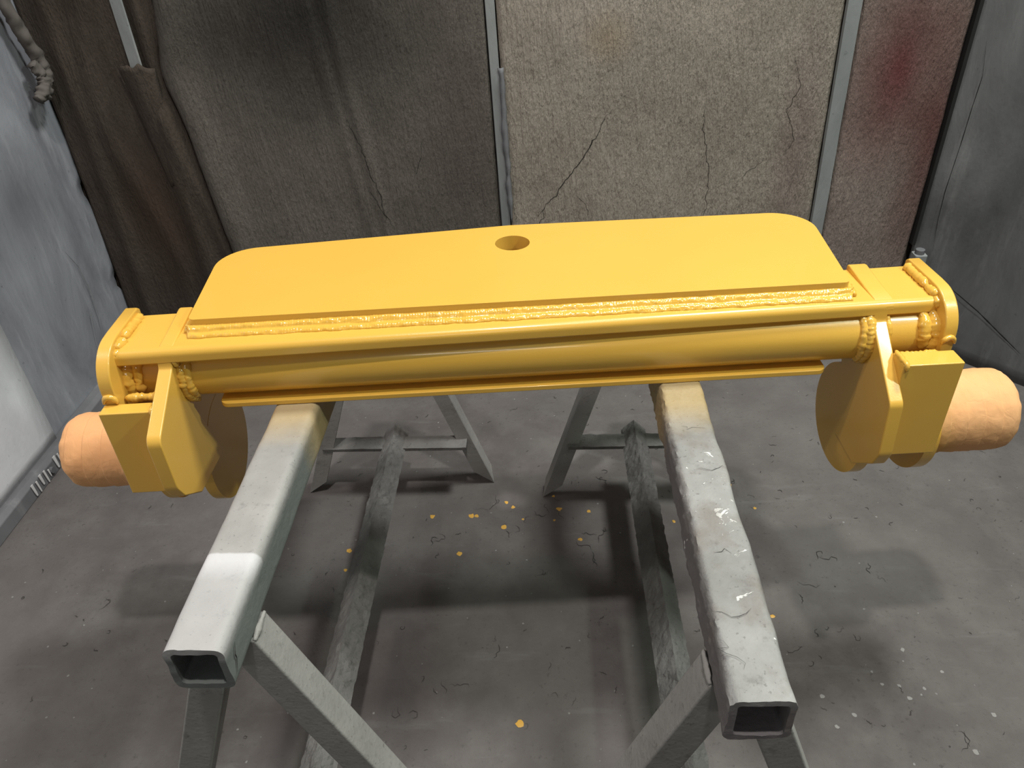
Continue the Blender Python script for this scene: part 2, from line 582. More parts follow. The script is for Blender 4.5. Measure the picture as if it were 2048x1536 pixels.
# ---- filter mats
def filter_mat(label, x0, x1, z0, z1, mat, yb, th, disp, edge=0.002, seed=0.0, nx=60, nzv=70, x0f=None, x1f=None):
    verts, faces = [], []
    for j in range(nzv + 1):
        z = z0 + (z1 - z0) * j / nzv
        xa = (x0f(z) if x0f else x0) + edge * fbm(z * 14, seed, 1.0)
        xb = (x1f(z) if x1f else x1) + edge * fbm(z * 14, seed + 5, 2.0)
        for i in range(nx + 1):
            t = i / nx
            x = xa + (xb - xa) * t
            ed = min(t, 1 - t) * (xb - xa)
            rnded = -0.006 * max(0.0, 1 - ed / 0.012) ** 2
            y = yb - th - disp(x, z) - rnded - 0.004 * fbm(x * 5 + seed, z * 4, 0.5) - 0.0015 * nz(x * 60, z * 14, seed)
            verts.append((x, y, z))
    W = nx + 1
    n0 = len(verts)
    for j in range(nzv):
        for i in range(nx):
            faces.append((j * W + i, j * W + i + 1, (j + 1) * W + i + 1, (j + 1) * W + i))
    # back and rim
    rim = [i for i in range(W)] + [j * W + nx for j in range(1, nzv + 1)] + [nzv * W + i for i in range(nx - 1, -1, -1)] + [j * W for j in range(nzv - 1, 0, -1)]
    bk = []
    for r in rim:
        x, y, z = verts[r]
        bk.append(len(verts))
        verts.append((x, yb, z))
    for k in range(len(rim)):
        faces.append((rim[k], rim[(k + 1) % len(rim)], bk[(k + 1) % len(rim)], bk[k]))
    faces.append(tuple(bk))
    o = mesh_obj('filter_mat', verts, faces, mat, smooth=True)
    tag(o, label, 'filter mat', 'filter mats on the back wall')
    return o

def gauss(x, c, w):
    return math.exp(-((x - c) / w) ** 2)

# seam positions of the sagging left mats as functions of height
def seam(z):
    # (1.25,-1.18) (1.04,-1.205) (0.76,-1.165) (0.48,-1.095)
    return -1.175 - 0.035 * gauss(z, 1.03, 0.13) + 0.13 * max(0.0, (0.80 - z)) ** 1.25 * 0.9
def disp_a(x, z):
    return (0.020 * gauss(x, -1.235 + 0.20 * max(0, .9 - z) * .8, 0.030) + 0.018 * gauss(x, -1.40 + 0.06 * math.sin(z * 5), 0.05)
            + 0.012 * gauss(x, -1.53, 0.03)
            + 0.036 * gauss(x, -1.270 + 0.05 * max(0, 1.0 - z), 0.050) / (1 + math.exp((z - 0.95) / 0.012)))
def disp_b(x, z):
    return (0.030 * gauss(x, seam(z) + 0.035, 0.055) + 0.010 * gauss(x, -0.60 + 0.12 * (0.8 - z), 0.02)
            + 0.007 * gauss(x, -0.655 + 0.14 * (0.8 - z), 0.02) + 0.012 * gauss(x, -0.25, 0.12) * gauss(z, 1.1, .3))
def disp_c(x, z):
    return 0.010 * gauss(x, 0.86, 0.05) + 0.012 * gauss(x, 0.2, 0.25) * gauss(z, 1.1, .2)
def disp_d(x, z):
    return 0.012 * gauss(x, 1.12, 0.12)

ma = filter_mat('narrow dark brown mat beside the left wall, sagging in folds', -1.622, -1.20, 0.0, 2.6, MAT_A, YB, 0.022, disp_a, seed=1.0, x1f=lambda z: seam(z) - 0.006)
mb = filter_mat('wide dark mat with black patch of soot and painted-in shade left of the centre strip', -1.17, -0.165, 0.0, 2.6, MAT_B, YB, 0.028, disp_b, seed=2.0, nx=90, x0f=seam, x1f=lambda z: -0.166 + 0.026 * (1.2 - z))
mc = filter_mat('wide light brown cracked mat right of the centre strip', -0.105, 0.925, 0.0, 2.6, MAT_C, YB, 0.028, disp_c, seed=3.0, nx=90, x0f=lambda z: -0.128 + 0.026 * (1.2 - z), x1f=lambda z: 0.925 + 0.028 * (1.2 - z))
md = filter_mat('narrow red-stained mat beside the right wall', 1.005, 1.315, 0.0, 2.6, MAT_D, YB, 0.028, disp_d, seed=4.0, nx=40, x0f=lambda z: 0.979 + 0.028 * (1.2 - z))

# ---- ribbons (cracks)
def ribbon(path, w, off, plane, jag=0.006, seed=0):
    """thin strip along a jagged path; plane 'y' (path x,z at y=off(x,z)) or 'z' (path x,y at z=off)"""
    pts = []
    for (a, b) in zip(path[:-1], path[1:]):
        n = max(2, int(math.dist(a, b) / 0.012))
        for k in range(n):
            t = k / n
            pts.append((a[0] + (b[0] - a[0]) * t, a[1] + (b[1] - a[1]) * t))
    pts.append(path[-1])
    J = [(p[0] + jag * nz(p[0] * 50, p[1] * 50, seed), p[1] + jag * nz(p[0] * 50, p[1] * 50, seed + 7)) for p in pts]
    v, f = [], []
    M_ = len(J)
    for i, p in enumerate(J):
        q0, q1 = J[max(0, i - 1)], J[min(M_ - 1, i + 1)]
        dx, dy = q1[0] - q0[0], q1[1] - q0[1]
        L = math.hypot(dx, dy) or 1
        ww = w * (0.45 + 0.8 * abs(nz(p[0] * 70, p[1] * 70, seed + 3))) * min(1.0, 0.25 + 3.0 * min(i, M_ - 1 - i) / M_)
        for s in (-1, 1):
            a, b = p[0] - dy / L * ww * s, p[1] + dx / L * ww * s
            if plane == 'y':
                v.append((a, off(a, b), b))
            else:
                v.append((a, b, off))
    for i in range(M_ - 1):
        f.append((2 * i, 2 * i + 1, 2 * i + 3, 2 * i + 2))
    return v, f

def join(parts):
    V, F = [], []
    for v, f in parts:
        b = len(V)
        V += v
        F += [tuple(i + b for i in q) for q in f]
    return V, F

def surf_of(matobj, disp, th, seed):
    return lambda x, z: YB - th - disp(x, z) - 0.004 * fbm(x * 5 + seed, z * 4, 0.5) - 0.0015 * nz(x * 60, z * 14, seed) - 0.0012
sc = surf_of(mc, disp_c, 0.028, 3.0)
paths = [
    ([(-0.02, 0.50), (0.012, 0.544), (0.10, 0.66), (0.165, 0.751), (0.205, 0.83), (0.235, 0.88)], 0.0028),
    ([(0.012, 0.544), (-0.01, 0.47), (-0.03, 0.42)], 0.002),
    ([(0.53, 0.88), (0.545, 0.78), (0.569, 0.67), (0.575, 0.60), (0.578, 0.51), (0.57, 0.45)], 0.0018),
    ([(0.17, 0.50), (0.155, 0.55), (0.12, 0.59)], 0.0014),
    ([(0.80, 1.02), (0.83, 0.93), (0.80, 0.86), (0.84, 0.77), (0.82, 0.70)], 0.0013),
    ([(0.68, 0.62), (0.72, 0.67), (0.76, 0.70)], 0.0012),
]
for i, (p, w) in enumerate(paths):
    mesh_obj('crack', *ribbon(p, w * 0.7, sc, 'y', 0.012, i * 2.7), CRACK, mc)
sb = surf_of(mb, disp_b, 0.028, 2.0)
paths = [([(-0.640, 0.87), (-0.61, 0.79), (-0.59, 0.70), (-0.565, 0.60), (-0.555, 0.50)], 0.0022),
         ([(-0.60, 0.64), (-0.575, 0.57), (-0.53, 0.48)], 0.0018),
         ([(-0.40, 0.80), (-0.415, 0.72), (-0.44, 0.66)], 0.0012)]
for i, (p, w) in enumerate(paths):
    mesh_obj('crack', *ribbon(p, w * 0.7, sb, 'y', 0.010, 20 + i * 2.7), CRACK, mb)

# ---- battens between the mats
def batten(label, x0, x1, y, mat, lean=0.0, th=0.012, z0=0.0):
    v, f = [], []
    n = 40
    for j in range(n + 1):
        z = z0 + (2.6 - z0) * j / n
        dx = lean * (1.2 - z)
        w = 0.0015 * nz(z * 8, x0, 3)
        tp_ = max(0.0, 1 - (z - z0) / 0.10) if z0 else 0.0
        dx += (x1 - x0) * 0.0
        hw_ = 0.0
        v += [(x0 + dx + w + hw_, y, z), (x0 + dx + .003 + hw_, y - th, z), (x1 + dx - .003 + w - hw_ * 0.8, y - th, z), (x1 + dx - hw_ * 0.8, y, z)]
    for j in range(n):
        for k in range(4):
            f.append((j * 4 + k, j * 4 + (k + 1) % 4, (j + 1) * 4 + (k + 1) % 4, (j + 1) * 4 + k))
    f += [(0, 1, 2, 3), (n * 4, n * 4 + 1, n * 4 + 2, n * 4 + 3)]
    o = mesh_obj('batten', v, f, mat)
    tag(o, label, 'metal strip', 'strips holding the filter mats')
    return o
bc = batten('thin grey metal strip in the middle of the back wall', -0.163, -0.132, YB - 0.022, BATTEN, 0.026)
batten('wide grey-green metal strip beside the red-stained mat', 0.928, 0.976, YB - 0.026, BATTEN, 0.028)
batten('grey metal strip half hidden by the sagging left mats', -1.302, -1.262, YB - 0.056, BATTEN, 0.01, th=0.005, z0=0.97)
# loose flap of the brown mat hanging over the lower end of the left strip
fv_, ff_ = [], []
for j in range(25):
    for i in range(17):
        u, t = i / 16, j / 24
        xa = -1.345 + 0.055 * t
        x = xa + (0.115 - 0.06 * t) * u
        ztop = 1.075 + 0.020 * nz(u * 5, 0, 2) - 0.05 * (u - 0.4) ** 2
        z = ztop - 0.40 * t
        edge = math.sin(math.pi * u) ** 0.5 if 0 < u < 1 else 0.0
        y = YB - 0.042 - 0.028 * edge * (1 - 0.75 * t) - 0.005 * nz(x * 12, z * 9, 4) * (1 - t)
        fv_.append((x, y, z))
for j in range(24):
    for i in range(16):
        ff_.append((j * 17 + i, j * 17 + i + 1, (j + 1) * 17 + i + 1, (j + 1) * 17 + i))
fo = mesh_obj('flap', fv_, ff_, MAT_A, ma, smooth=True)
fo.modifiers.new('t', 'SOLIDIFY').thickness = 0.003
# torn lining hanging over the middle strip
tv, tf = [], []
for j in range(31):
    z = 0.50 + 0.52 * j / 30
    w = 0.010 * (1 + 1.2 * nz(z * 20, 0, 1)) * min(1, 4 * (j / 30) * (1.15 - j / 30) + 0.1)
    x = -0.1245 + 0.026 * (1.2 - z) + 0.004 * nz(z * 15, 3, 1)
    y = YB - 0.040
    tv += [(x - w, y, z), (x, y - 0.006 - 0.004 * nz(z * 30, 1, 1), z), (x + w * .6, y + 0.004, z)]
for j in range(30):
    for k in range(2):
        tf.append((j * 3 + k, j * 3 + k + 1, (j + 1) * 3 + k + 1, (j + 1) * 3 + k))
to = mesh_obj('peeling_edge', tv, tf, BASE_M, bc, smooth=True)
to.modifiers.new('t', 'SOLIDIFY').thickness = 0.002

# ---- corner post at the right
cp = empty('corner_post', (1.335, 2.52, 0))
prism('post', round_poly([(-0.020, -0.022), (0.022, -0.022), (0.022, 0.022), (-0.020, 0.022)], 0.006, 4), 0.0, 0.355, 'z', BATTEN, cp, 0.002)
ngon_cyl('post_cap', (0.0, 0.0), 0.016, (0.355, 0.372), 12, 'z', BASE_M, cp, 0.002)
tag(cp, 'short grey metal post standing in the right back corner', 'post')
cst = prism('trim_1', [(1.318, 2.555), (1.330, 2.555), (1.330, 2.60), (1.318, 2.60)], 0.372, 2.8, 'z', BLACK, bw=0)
tag(cst, 'dark gap strip in the right back corner', kind='structure')

# ---- crusted rope on the left wall
rp = empty('hanging_rope', (-1.585, 2.46, 1.30))
def tube(name, pts, r, mat, parent, lump=0.35, seed=0, S=10, rfun=None):
    P = [Vector(p) for p in pts]
    path = []
    for i in range(len(P) - 1):
        p0, p1, p2, p3 = P[max(0, i - 1)], P[i], P[i + 1], P[min(len(P) - 1, i + 2)]
        for k in range(8):
            t = k / 8
            path.append(0.5 * ((2 * p1) + (-p0 + p2) * t + (2 * p0 - 5 * p1 + 4 * p2 - p3) * t * t + (-p0 + 3 * p1 - 3 * p2 + p3) * t ** 3))
    path.append(P[-1])
    v, f = [], []
    M_ = len(path)
    for i, p in enumerate(path):
        t = (path[min(i + 1, M_ - 1)] - path[max(i - 1, 0)]).normalized()
        u = t.cross(Vector((1, 0.1, 0.2))).normalized()
        w = t.cross(u)
        for s in range(S):
            th = 2 * math.pi * s / S
            rr = r * (1 + lump * fbm(i * 0.35, s * 0.8, seed)) * (rfun(i / (M_ - 1)) if rfun else 1)
            v.append(p + u * math.cos(th) * rr + w * math.sin(th) * rr)
    for i in range(M_ - 1):
        for s in range(S):
            f.append((i * S + s, i * S + (s + 1) % S, (i + 1) * S + (s + 1) % S, (i + 1) * S + s))
    f += [tuple(range(S)), tuple((M_ - 1) * S + s for s in range(S))]
    return mesh_obj(name, v, f, mat, parent, smooth=True)
tube('strand', [(0, 0.02, .35), (0, -.01, .08), (0.008, .005, -.04), (.012, .03, -.12), (.014, .055, -.19), (.016, .060, -.235), (.014, .040, -.275), (.012, .015, -.30)], 0.020, CLUMP, rp, 0.5, 3.0)
tube('knot', [(.012, .015, -.20), (.020, .030, -.235), (.024, .024, -.262), (.02, .002, -.285), (.012, -.018, -.300)], 0.017, CLUMP, rp, 0.6, 9.0)
tag(rp, 'paint-crusted rope end hanging at the top of the left wall', 'rope')

# ---- creases in the sheet metal walls
def crease(wall, pts3, w, mat):
    P = [Vector(p) for p in pts3]
    path = []
    for a, b in zip(P[:-1], P[1:]):
        for k in range(6):
            path.append(a.lerp(b, k / 6))
    path.append(P[-1])
    v, f = [], []
    for i, p in enumerate(path):
        t = (path[min(i + 1, len(path) - 1)] - path[max(i - 1, 0)]).normalized()
        sd = t.cross(Vector((0.3 if wall is wl else -0.75, -0.3 if wall is wl else -0.65, 0.0))).normalized()
        ww = w * (0.4 + 0.9 * abs(nz(i * 0.4, w * 900, 2))) * min(1.0, 0.2 + 4 * min(i, len(path) - 1 - i) / len(path))
        v += [p - sd * ww, p + sd * ww]
    for i in range(len(path) - 1):
        f.append((2 * i, 2 * i + 1, 2 * i + 3, 2 * i + 2))
    return mesh_obj('crease', v, f, mat, wall)
LX = -1.618
LCR1 = [(2.338, 0.538), (2.382, 0.451), (2.392, 0.357), (2.386, 0.258), (2.369, 0.193)]
LCR2 = [(2.355, 0.317), (2.318, 0.193), (2.305, 0.09)]
RCR1 = [(0.107, 1.054), (0.144, 0.956), (0.138, 0.865), (0.135, 0.737), (0.125, 0.584), (0.134, 0.477), (0.16, 0.368)]
RCR2 = [(0.284, 0.273), (0.564, 0.209), (0.725, 0.163), (0.902, 0.113)]
crease(wl, [(LX, y, z) for y, z in LCR1], 0.0022, BASE_M)
crease(wl, [(LX, y, z) for y, z in LCR2], 0.0016, BASE_M)
def rw(u, z):
    return (1.332 + 0.328 * u - 0.012, 2.578 - 0.378 * u - 0.010, z)
crease(wr, [rw(u, z) for u, z in RCR1], 0.0020, BLACK)
crease(wr, [rw(u, z) for u, z in RCR2], 0.0035, BLACK)

# ---- floor details
cr = []
def squig(cx, cy, L, a, w, seed):
    n = 4 + int(4 * rnd.random())
    x, y = cx, cy
    p = [(x, y)]
    for k in range(n):
        a += rnd.choice((-1, 1)) * rnd.uniform(0.3, 1.5)
        x += math.cos(a) * L / n
        y += math.sin(a) * L / n
        p.append((x, y))
    return ribbon(p, w, 0.0012, 'z', 0.004, seed)
spots = [(0.0, 1.42), (0.13, 1.43), (-0.35, 0.96), (-0.12, 1.16), (-0.25, 1.05), (0.62, 1.32), (0.75, 1.42), (0.85, 1.40), (0.72, 1.20),
         (0.62, 1.15), (0.45, 1.60), (0.55, 1.75), (-0.1, 1.55), (0.02, 1.6), (0.15, 1.55), (-0.3, 1.5), (-0.5, 1.4), (-0.55, 1.7),
         (-0.9, 1.45), (-1.2, 1.3), (0.9, 0.95), (1.0, 0.93), (0.2, 1.75), (-0.05, 1.62), (0.1, 1.50), (-0.2, 1.62)]
k = 0
for (x, y) in spots:
    for q in range(2):
        k += 1
        cr.append(squig(x + rnd.uniform(-.03, .03), y + rnd.uniform(-.03, .03), rnd.uniform(.03, .07), rnd.uniform(-.6, .6), rnd.uniform(.0006, .0016), k))
for q in range(260):
    k += 1
    x, y = rnd.uniform(-1.45, 1.5), rnd.uniform(0.75, 2.2)
    cr.append(squig(x, y, rnd.uniform(.008, .028), rnd.uniform(-.5, .5), rnd.uniform(.0006, .0016), k))
V, F = join(cr)
tag(mesh_obj('floor_crack', V, F, FCRACK, fl), 'small dark cracks and flake edges in the floor paint', kind='stuff')
fv = []
def blob(cx, cy, r, h, n=7):
    v = [(cx, cy, h)]
    for i in range(n):
        a = 2 * math.pi * i / n
        rr = r * rnd.uniform(.7, 1.25)
        v.append((cx + rr * math.cos(a), cy + rr * math.sin(a), 0.0004))
    return v, [(0, 1 + i, 1 + (i + 1) % n) for i in range(n)]
for q in range(330):
    x, y = rnd.uniform(-1.45, 1.55), rnd.uniform(0.7, 2.2)
    fv.append(blob(x, y, rnd.choice((.0012, .0016, .002, .003)), rnd.uniform(.001, .003), 5))
for q in range(26):
    fv.append(blob(rnd.uniform(0.5, 1.3), rnd.uniform(0.72, 1.15), rnd.uniform(.003, .006), .001, 8))
V, F = join(fv)
tag(mesh_obj('paint_flake', V, F, FLAKE, fl), 'pale paint flakes and specks scattered on the floor', kind='stuff')
dv = []
drips_px = [(-.335, 1.60, 6), (-.22, 1.60, 7), (-.205, 1.60, 5), (-.12, 1.655, 5), (-.10, 1.635, 5), (.02, 1.68, 4), (.035, 1.625, 6), (.12, 1.615, 5), (.29, 1.62, 5),
            (-.125, 1.555, 6), (-.07, 1.585, 3), (.02, 1.58, 3), (.09, 1.505, 5), (-.245, 1.455, 6), (-.555, 1.47, 6), (-.55, 1.40, 4), (-.07, .955, 7), (.405, 1.57, 6),
            (.41, 1.50, 4), (.36, 1.57, 4), (.55, 1.72, 4), (.50, 1.665, 4), (.505, 1.66, 3), (.52, 1.34, 4), (.60, 1.62, 4), (.555, 1.24, 5)]
for x, y, r in drips_px:
    dv.append(blob(x, y, r * 0.0013, .0022, 10))
V, F = join(dv)
tag(mesh_obj('paint_drip', V, F, DRIP, fl, smooth=True), 'small yellow paint drips on the floor under the beam', kind='stuff')

# ================================================================== TRESTLES
RT = 0.798          # top of the rails
RW_ = 0.080

def square_tube(name, xc, y0, y1, zt, w, th, mat, parent, seed, amp, crust_side=None, nseg=150):
    hw = w / 2
    outer = round_poly([(-hw, -hw), (hw, -hw), (hw, hw), (-hw, hw)], 0.014, 5)
    inner = round_poly([(-hw + th, -hw + th), (hw - th, -hw + th), (hw - th, hw - th), (-hw + th, hw - th)], 0.006, 5)
    # refine flat sides so the crust can follow
    def refine(poly, n):
        out = []
        for i in range(len(poly)):
            a, b = poly[i], poly[(i + 1) % len(poly)]
            k = n if (b - a).length > 0.02 else 1
            for q in range(k):
                out.append(a.lerp(b, q / k))
        return out
    outer = refine(outer, 10)
    inner = refine(inner, 10)
    N = len(outer)
    v, f = [], []
    zc = zt - hw
    for j in range(nseg + 1):
        t = j / nseg
        y = y0 + (y1 - y0) * t
        for p in outer:
            nrm = p.normalized()
            d = amp * fbm(p.x * 14 + seed, y * 11, p.y * 14, 1.0, 3)
            if crust_side and p.x * crust_side > hw * 0.7:
                d += amp * 1.3 * abs(fbm(p.x * 90, y * 75, p.y * 90 + seed, 1.0, 3))
            if p.y > 0.9 * hw and False:
                d = 0
            d = min(d, amp * 1.2)
            top_lim = 0.0
            q = p + nrm * (d - amp * (0.15 if p.y > hw * 0.9 else 0.6))
            if q.y > hw + top_lim:
                q.y = hw + top_lim
            yy = y + (0.0012 * fbm(p.x * 60, p.y * 60, seed) if j in (0, nseg) else 0)
            v.append((xc + q.x, yy, zc + q.y))
    for j in range(nseg):
        for i in range(N):
            f.append((j * N + i, j * N + (i + 1) % N, (j + 1) * N + (i + 1) % N, (j + 1) * N + i))
    b = len(v)
    for yy in (y0, y0 + 0.01, y1):
        for p in inner:
            v.append((xc + p.x, yy + (0.0012 * fbm(p.x * 60, p.y * 60, seed) if yy == y0 else 0), zc + p.y))
    for j in range(2):
        for i in range(N):
            f.append((b + j * N + i, b + (j + 1) * N + i, b + (j + 1) * N + (i + 1) % N, b + j * N + (i + 1) % N))
    for i in range(N):
        f.append((i, b + i, b + (i + 1) % N, (i + 1) % N))
        f.append((nseg * N + i, nseg * N + (i + 1) % N, b + 2 * N + (i + 1) % N, b + 2 * N + i))
    me = bpy.data.meshes.new(name)
    me.from_pydata(v, [], f)
    bm = bmesh.new()
    bm.from_mesh(me)
    bmesh.ops.recalc_face_normals(bm, faces=bm.faces)
    bm.to_mesh(me)
    bm.free()
    for p in me.polygons:
        p.use_smooth = True
    me.set_sharp_from_angle(angle=math.radians(50))
    me.materials.append(mat)
    o = bpy.data.objects.new(name, me)
    COL.objects.link(o)
    o.parent = parent
    return o

def leg_tube(parent, side, xs, zt, y0, y1, slope, mat):
    """square tube leg splayed in x; xs = rail side where its outer edge starts at height zt"""
    th = math.atan(slope)
    w = 0.052
    wx = w / math.cos(th)
    # outline in (x,z): outer edge and inner edge, cut flush at floor, tucked under the rail
    zt2 = zt
    o0 = (xs + side * 0.002, zt2)
    of = (xs + side * slope * zt, 0.0)
    inf = (of[0] - side * wx, 0.0)
    it = (xs - side * (wx - 0.004), zt2 - 0.001)
    poly = [o0, of, inf, it]
    # upper part welded to the side of the rail
    o = prism('leg', poly, y0, y1, 'y', mat, parent, 0.004, 2)
    return o

def leg_angle(parent, side, tip, ytip, slope, mat, ztop=0.72):
    """far legs: angle iron, front flange facing the viewer, outer flange running back, pointed foot"""
    t = 0.006
    w = 0.042
    wx = w / math.cos(math.atan(slope))
    xo = lambda z: tip - side * slope * z
    front = [(xo(0), 0.0), (xo(ztop), ztop), (xo(ztop) - side * wx, ztop), (xo(0.045) - side * wx, 0.045)]
    v, f = [], []
    for y in (ytip, ytip + t):
        v += [(p[0], y, p[1]) for p in front]
    f += [(0, 1, 2, 3), (7, 6, 5, 4)] + [(i, (i + 1) % 4, 4 + (i + 1) % 4, 4 + i) for i in range(4)]
    b = len(v)
    d = 0.050
    pts = [(ytip + t * .5, 0.0), (ytip + d, 0.030), (ytip + d, ztop), (ytip + t * .5, ztop)]
    for s in (0, 1):
        for (y, z) in pts:
            v.append((xo(z) - side * t * 1.1 * s, y, z))
    f += [(b, b + 1, b + 2, b + 3), (b + 7, b + 6, b + 5, b + 4)] + [(b + i, b + (i + 1) % 4, b + 4 + (i + 1) % 4, b + 4 + i) for i in range(4)]
    o = mesh_obj('leg', v, f, mat, parent)
    return bevel(o, 0.0008, 1)

def ridge_bar(parent, xc, y0, y1, zr, mat, seed, w=0.036, amp=0.0035):
    """stretcher: angle iron laid ridge up, crusted"""
    v, f = [], []
    n = 160
    t = 0.006
    prof = []
    K = 6
    for k in range(K + 1):
        a = k / K
        prof.append((-w + w * a, -w + w * a))
    for k in range(1, K + 1):
        a = k / K
        prof.append((w * a, -w * a))
    prof = [Vector(p) for p in prof]
    under = [Vector((w - t * 0.7, -w - t * 0.7)), Vector((0, -t * 1.45)), Vector((-w + t * 0.7, -w - t * 0.7))]
    P = prof + under
    N = len(P)
    for j in range(n + 1):
        y = y0 + (y1 - y0) * j / n
        for i, p in enumerate(P):
            d = 0
            if i < len(prof):
                d = amp * fbm(p.x * 60 + seed, y * 55, p.y * 60, 1.0, 4)
            v.append((xc + p.x + d * (1 if p.x > 0 else -1) * .7, y, zr + p.y + d * .7))
    for j in range(n):
        for i in range(N):
            f.append((j * N + i, j * N + (i + 1) % N, (j + 1) * N + (i + 1) % N, (j + 1) * N + i))
    f += [tuple(range(N)), tuple(n * N + i for i in range(N))]
    o = mesh_obj('stretcher', v, f, mat, parent)
    return o

def cross_bar(parent, x0, x1, y0, d, z, mat, seed):
    """angle iron cross bar: wide top flange and short front lip"""
    v, f = [], []
    n = 60
    t = 0.006
    for i in range(n + 1):
        x = x0 + (x1 - x0) * i / n
        c = 0.0035 * fbm(x * 40 + seed, 0.3, 1.7, 1.0, 4)
        c2 = 0.003 * fbm(x * 50 + seed, 4.3, 1.7, 1.0, 4)
        v += [(x, y0, z - 0.010), (x, y0 - abs(c2) * .5, z + c * .3), (x, y0 + d * .5, z + c), (x, y0 + d, z + c2), (x, y0 + d, z - t), (x, y0 + t, z - t), (x, y0 + t, z - 0.010)]
    for i in range(n):
        for k in range(7):
            f.append((i * 7 + k, i * 7 + (k + 1) % 7, (i + 1) * 7 + (k + 1) % 7, (i + 1) * 7 + k))
    f += [tuple(range(7)), tuple(n * 7 + k for k in range(7))]
    return mesh_obj('cross_bar', v, f, mat, parent)

def trestle(label, xc, yn, yf, leg_y, tips, ytips, zbar, bar_x, mat, seed, amp, crust):
    root = empty('trestle', (xc, (yn + yf) / 2, 0))
    kids = []
    kids.append(square_tube('rail', xc, yn, yf, RT, RW_, 0.0105, mat, None, seed, amp, crust))
    hw = RW_ / 2
    for s in (-1, 1):
        kids.append(leg_tube(None, s, xc + s * hw, 0.722, leg_y[0], leg_y[1], 0.37, LEG_M))
    for s in (-1, 1):
        tip = tips[0] if s < 0 else tips[1]
        slope = (abs(tip - xc) - hw) / 0.715
        kids.append(leg_angle(None, s, tip, ytips[0] if s < 0 else ytips[1], slope, LEG_M))
    # cross bars
    sl = (abs(tips[1] - xc) - hw) / 0.715
    xa, xb = tips[0] + sl * zbar + 0.012, tips[1] - sl * zbar - 0.012
    yc = sum(ytips) / 2
    kids.append(cross_bar(None, xa, xb, yc - 0.022, 0.055, zbar, BAR_M, seed))
    s2 = 0.37
    xa, xb = xc - hw - s2 * (0.722 - zbar) + 0.03, xc + hw + s2 * (0.722 - zbar) - 0.03
    kids.append(cross_bar(None, xa, xb, leg_y[1] - 0.05, 0.055, zbar, BAR_M, seed + 4))
    kids.append(ridge_bar(None, bar_x, leg_y[0] - 0.06, yc + 0.06, zbar + 0.030, BAR_M, seed + 2))
    if crust:
        for q, p in enumerate(([(0.207, 0.622), (0.223, 0.627), (0.238, 0.625), (0.252, 0.628)], [(0.205, 0.580), (0.219, 0.576), (0.209, 0.569), (0.222, 0.561), (0.220, 0.545)],
                               [(0.225, 0.725), (0.240, 0.728), (0.252, 0.722)], [(0.222, 1.00), (0.238, 0.992), (0.262, 0.995)], [(0.23, 0.90), (0.25, 0.893), (0.27, 0.897)])):
            kids.append(mesh_obj('crack', *ribbon(p, 0.00055, RT + 0.0004, 'z', 0.014, 60 + q), CRACK))
    else:
        v_ = [(xc + hw + 0.0012, yn + 0.028, RT - 0.022), (xc + hw + 0.0012, yn + 0.019, RT - 0.036), (xc + hw + 0.0012, yn + 0.020, RT - 0.043), (xc + hw + 0.0012, yn + 0.010, RT - 0.060)]
        vv, ff = [], []
        for q, p in enumerate(v_):
            w_ = 0.0012 if 0 < q < 3 else 0.0005
            vv += [(p[0], p[1] - w_, p[2]), (p[0], p[1] + w_, p[2])]
        ff = [(2 * q, 2 * q + 1, 2 * q + 3, 2 * q + 2) for q in range(3)]
        kids.append(mesh_obj('crack', vv, ff, CRACK))
    for s_ in (-1, 1):
        xs_ = xc + s_ * (hw + 0.001)
        kids.append(weld('weld_bead', [(xs_, leg_y[0] + 0.002, 0.722), (xs_, leg_y[1] - 0.002, 0.722)], 0.0045, LEG_M, None, 300 + s_ + seed, ripple=0.1, wob=0.4))
    off = Vector(root.location)
    for k_ in kids:
        k_.data.transform(Matrix.Translation(-off))
        k_.parent = root
    tag(root, label, 'trestle', 'steel trestles carrying the yellow beam')
    return root

trestle('left steel trestle with a smooth grey square-tube rail', -0.442, 0.572, 1.755, (0.640, 0.692),
        (-0.723, -0.160), (1.706, 1.742), 0.175, -0.445, RAIL_L, 1.0, 0.0012, None)
trestle('right steel trestle with a lumpy paint-crusted rail and white paint spatter', 0.241, 0.503, 1.740, (0.572, 0.626),
        (-0.012, 0.500), (1.676, 1.690), 0.205, 0.252, RAIL_R, 4.0, 0.0036, -1)

# ================================================================== THE YELLOW LIFTING BEAM
BA = math.radians(3.7)
beam = empty('spreader_bar', (0.0, 1.108, RT), BA)
tag(beam, 'glossy yellow welded steel lifting beam with orange-taped end shafts, lying across two trestles', 'spreader bar')

FZ = 0.133      # top of the flange
LZ = 0.158      # top of the lug plate
# flange (slightly skewed as in the photograph), rounded long edges
def flange():
    r = 0.013
    b = 0.106
    xs = [-0.726, 0.690]
    v, f = [], []
    prof = []
    for k in range(9):
        a = math.pi / 2 * k / 8
        prof.append((r - r * math.sin(a) * 1.0, FZ - r + r * math.cos(a)))
    prof = [(p[0], p[1]) for p in prof]          # top front rounding
    low = [(0.0, b + 0.004), (0.004, b)]
    N = 60
    for i in range(N + 1):
        x = xs[0] + (xs[1] - xs[0]) * i / N
        yf = -0.014 + 0.028 * (x + 0.65) / 1.25
        yb = yf + 0.131
        pts = [(yf + p[0], p[1]) for p in prof] + [(yf + p[0], p[1]) for p in low] + [(yb, b), (yb, FZ - 0.004), (yb - 0.004, FZ)]
        v += [(x, p[0], p[1]) for p in pts]
        K = len(pts)
    for i in range(N):
        for k in range(K):
            f.append((i * K + k, i * K + (k + 1) % K, (i + 1) * K + (k + 1) % K, (i + 1) * K + k))
    f += [tuple(range(K)), tuple(N * K + k for k in range(K))]
    o = mesh_obj('flange', v, f, YEL, beam, smooth=True)
    o.data.set_sharp_from_angle(angle=math.radians(40))
    return o
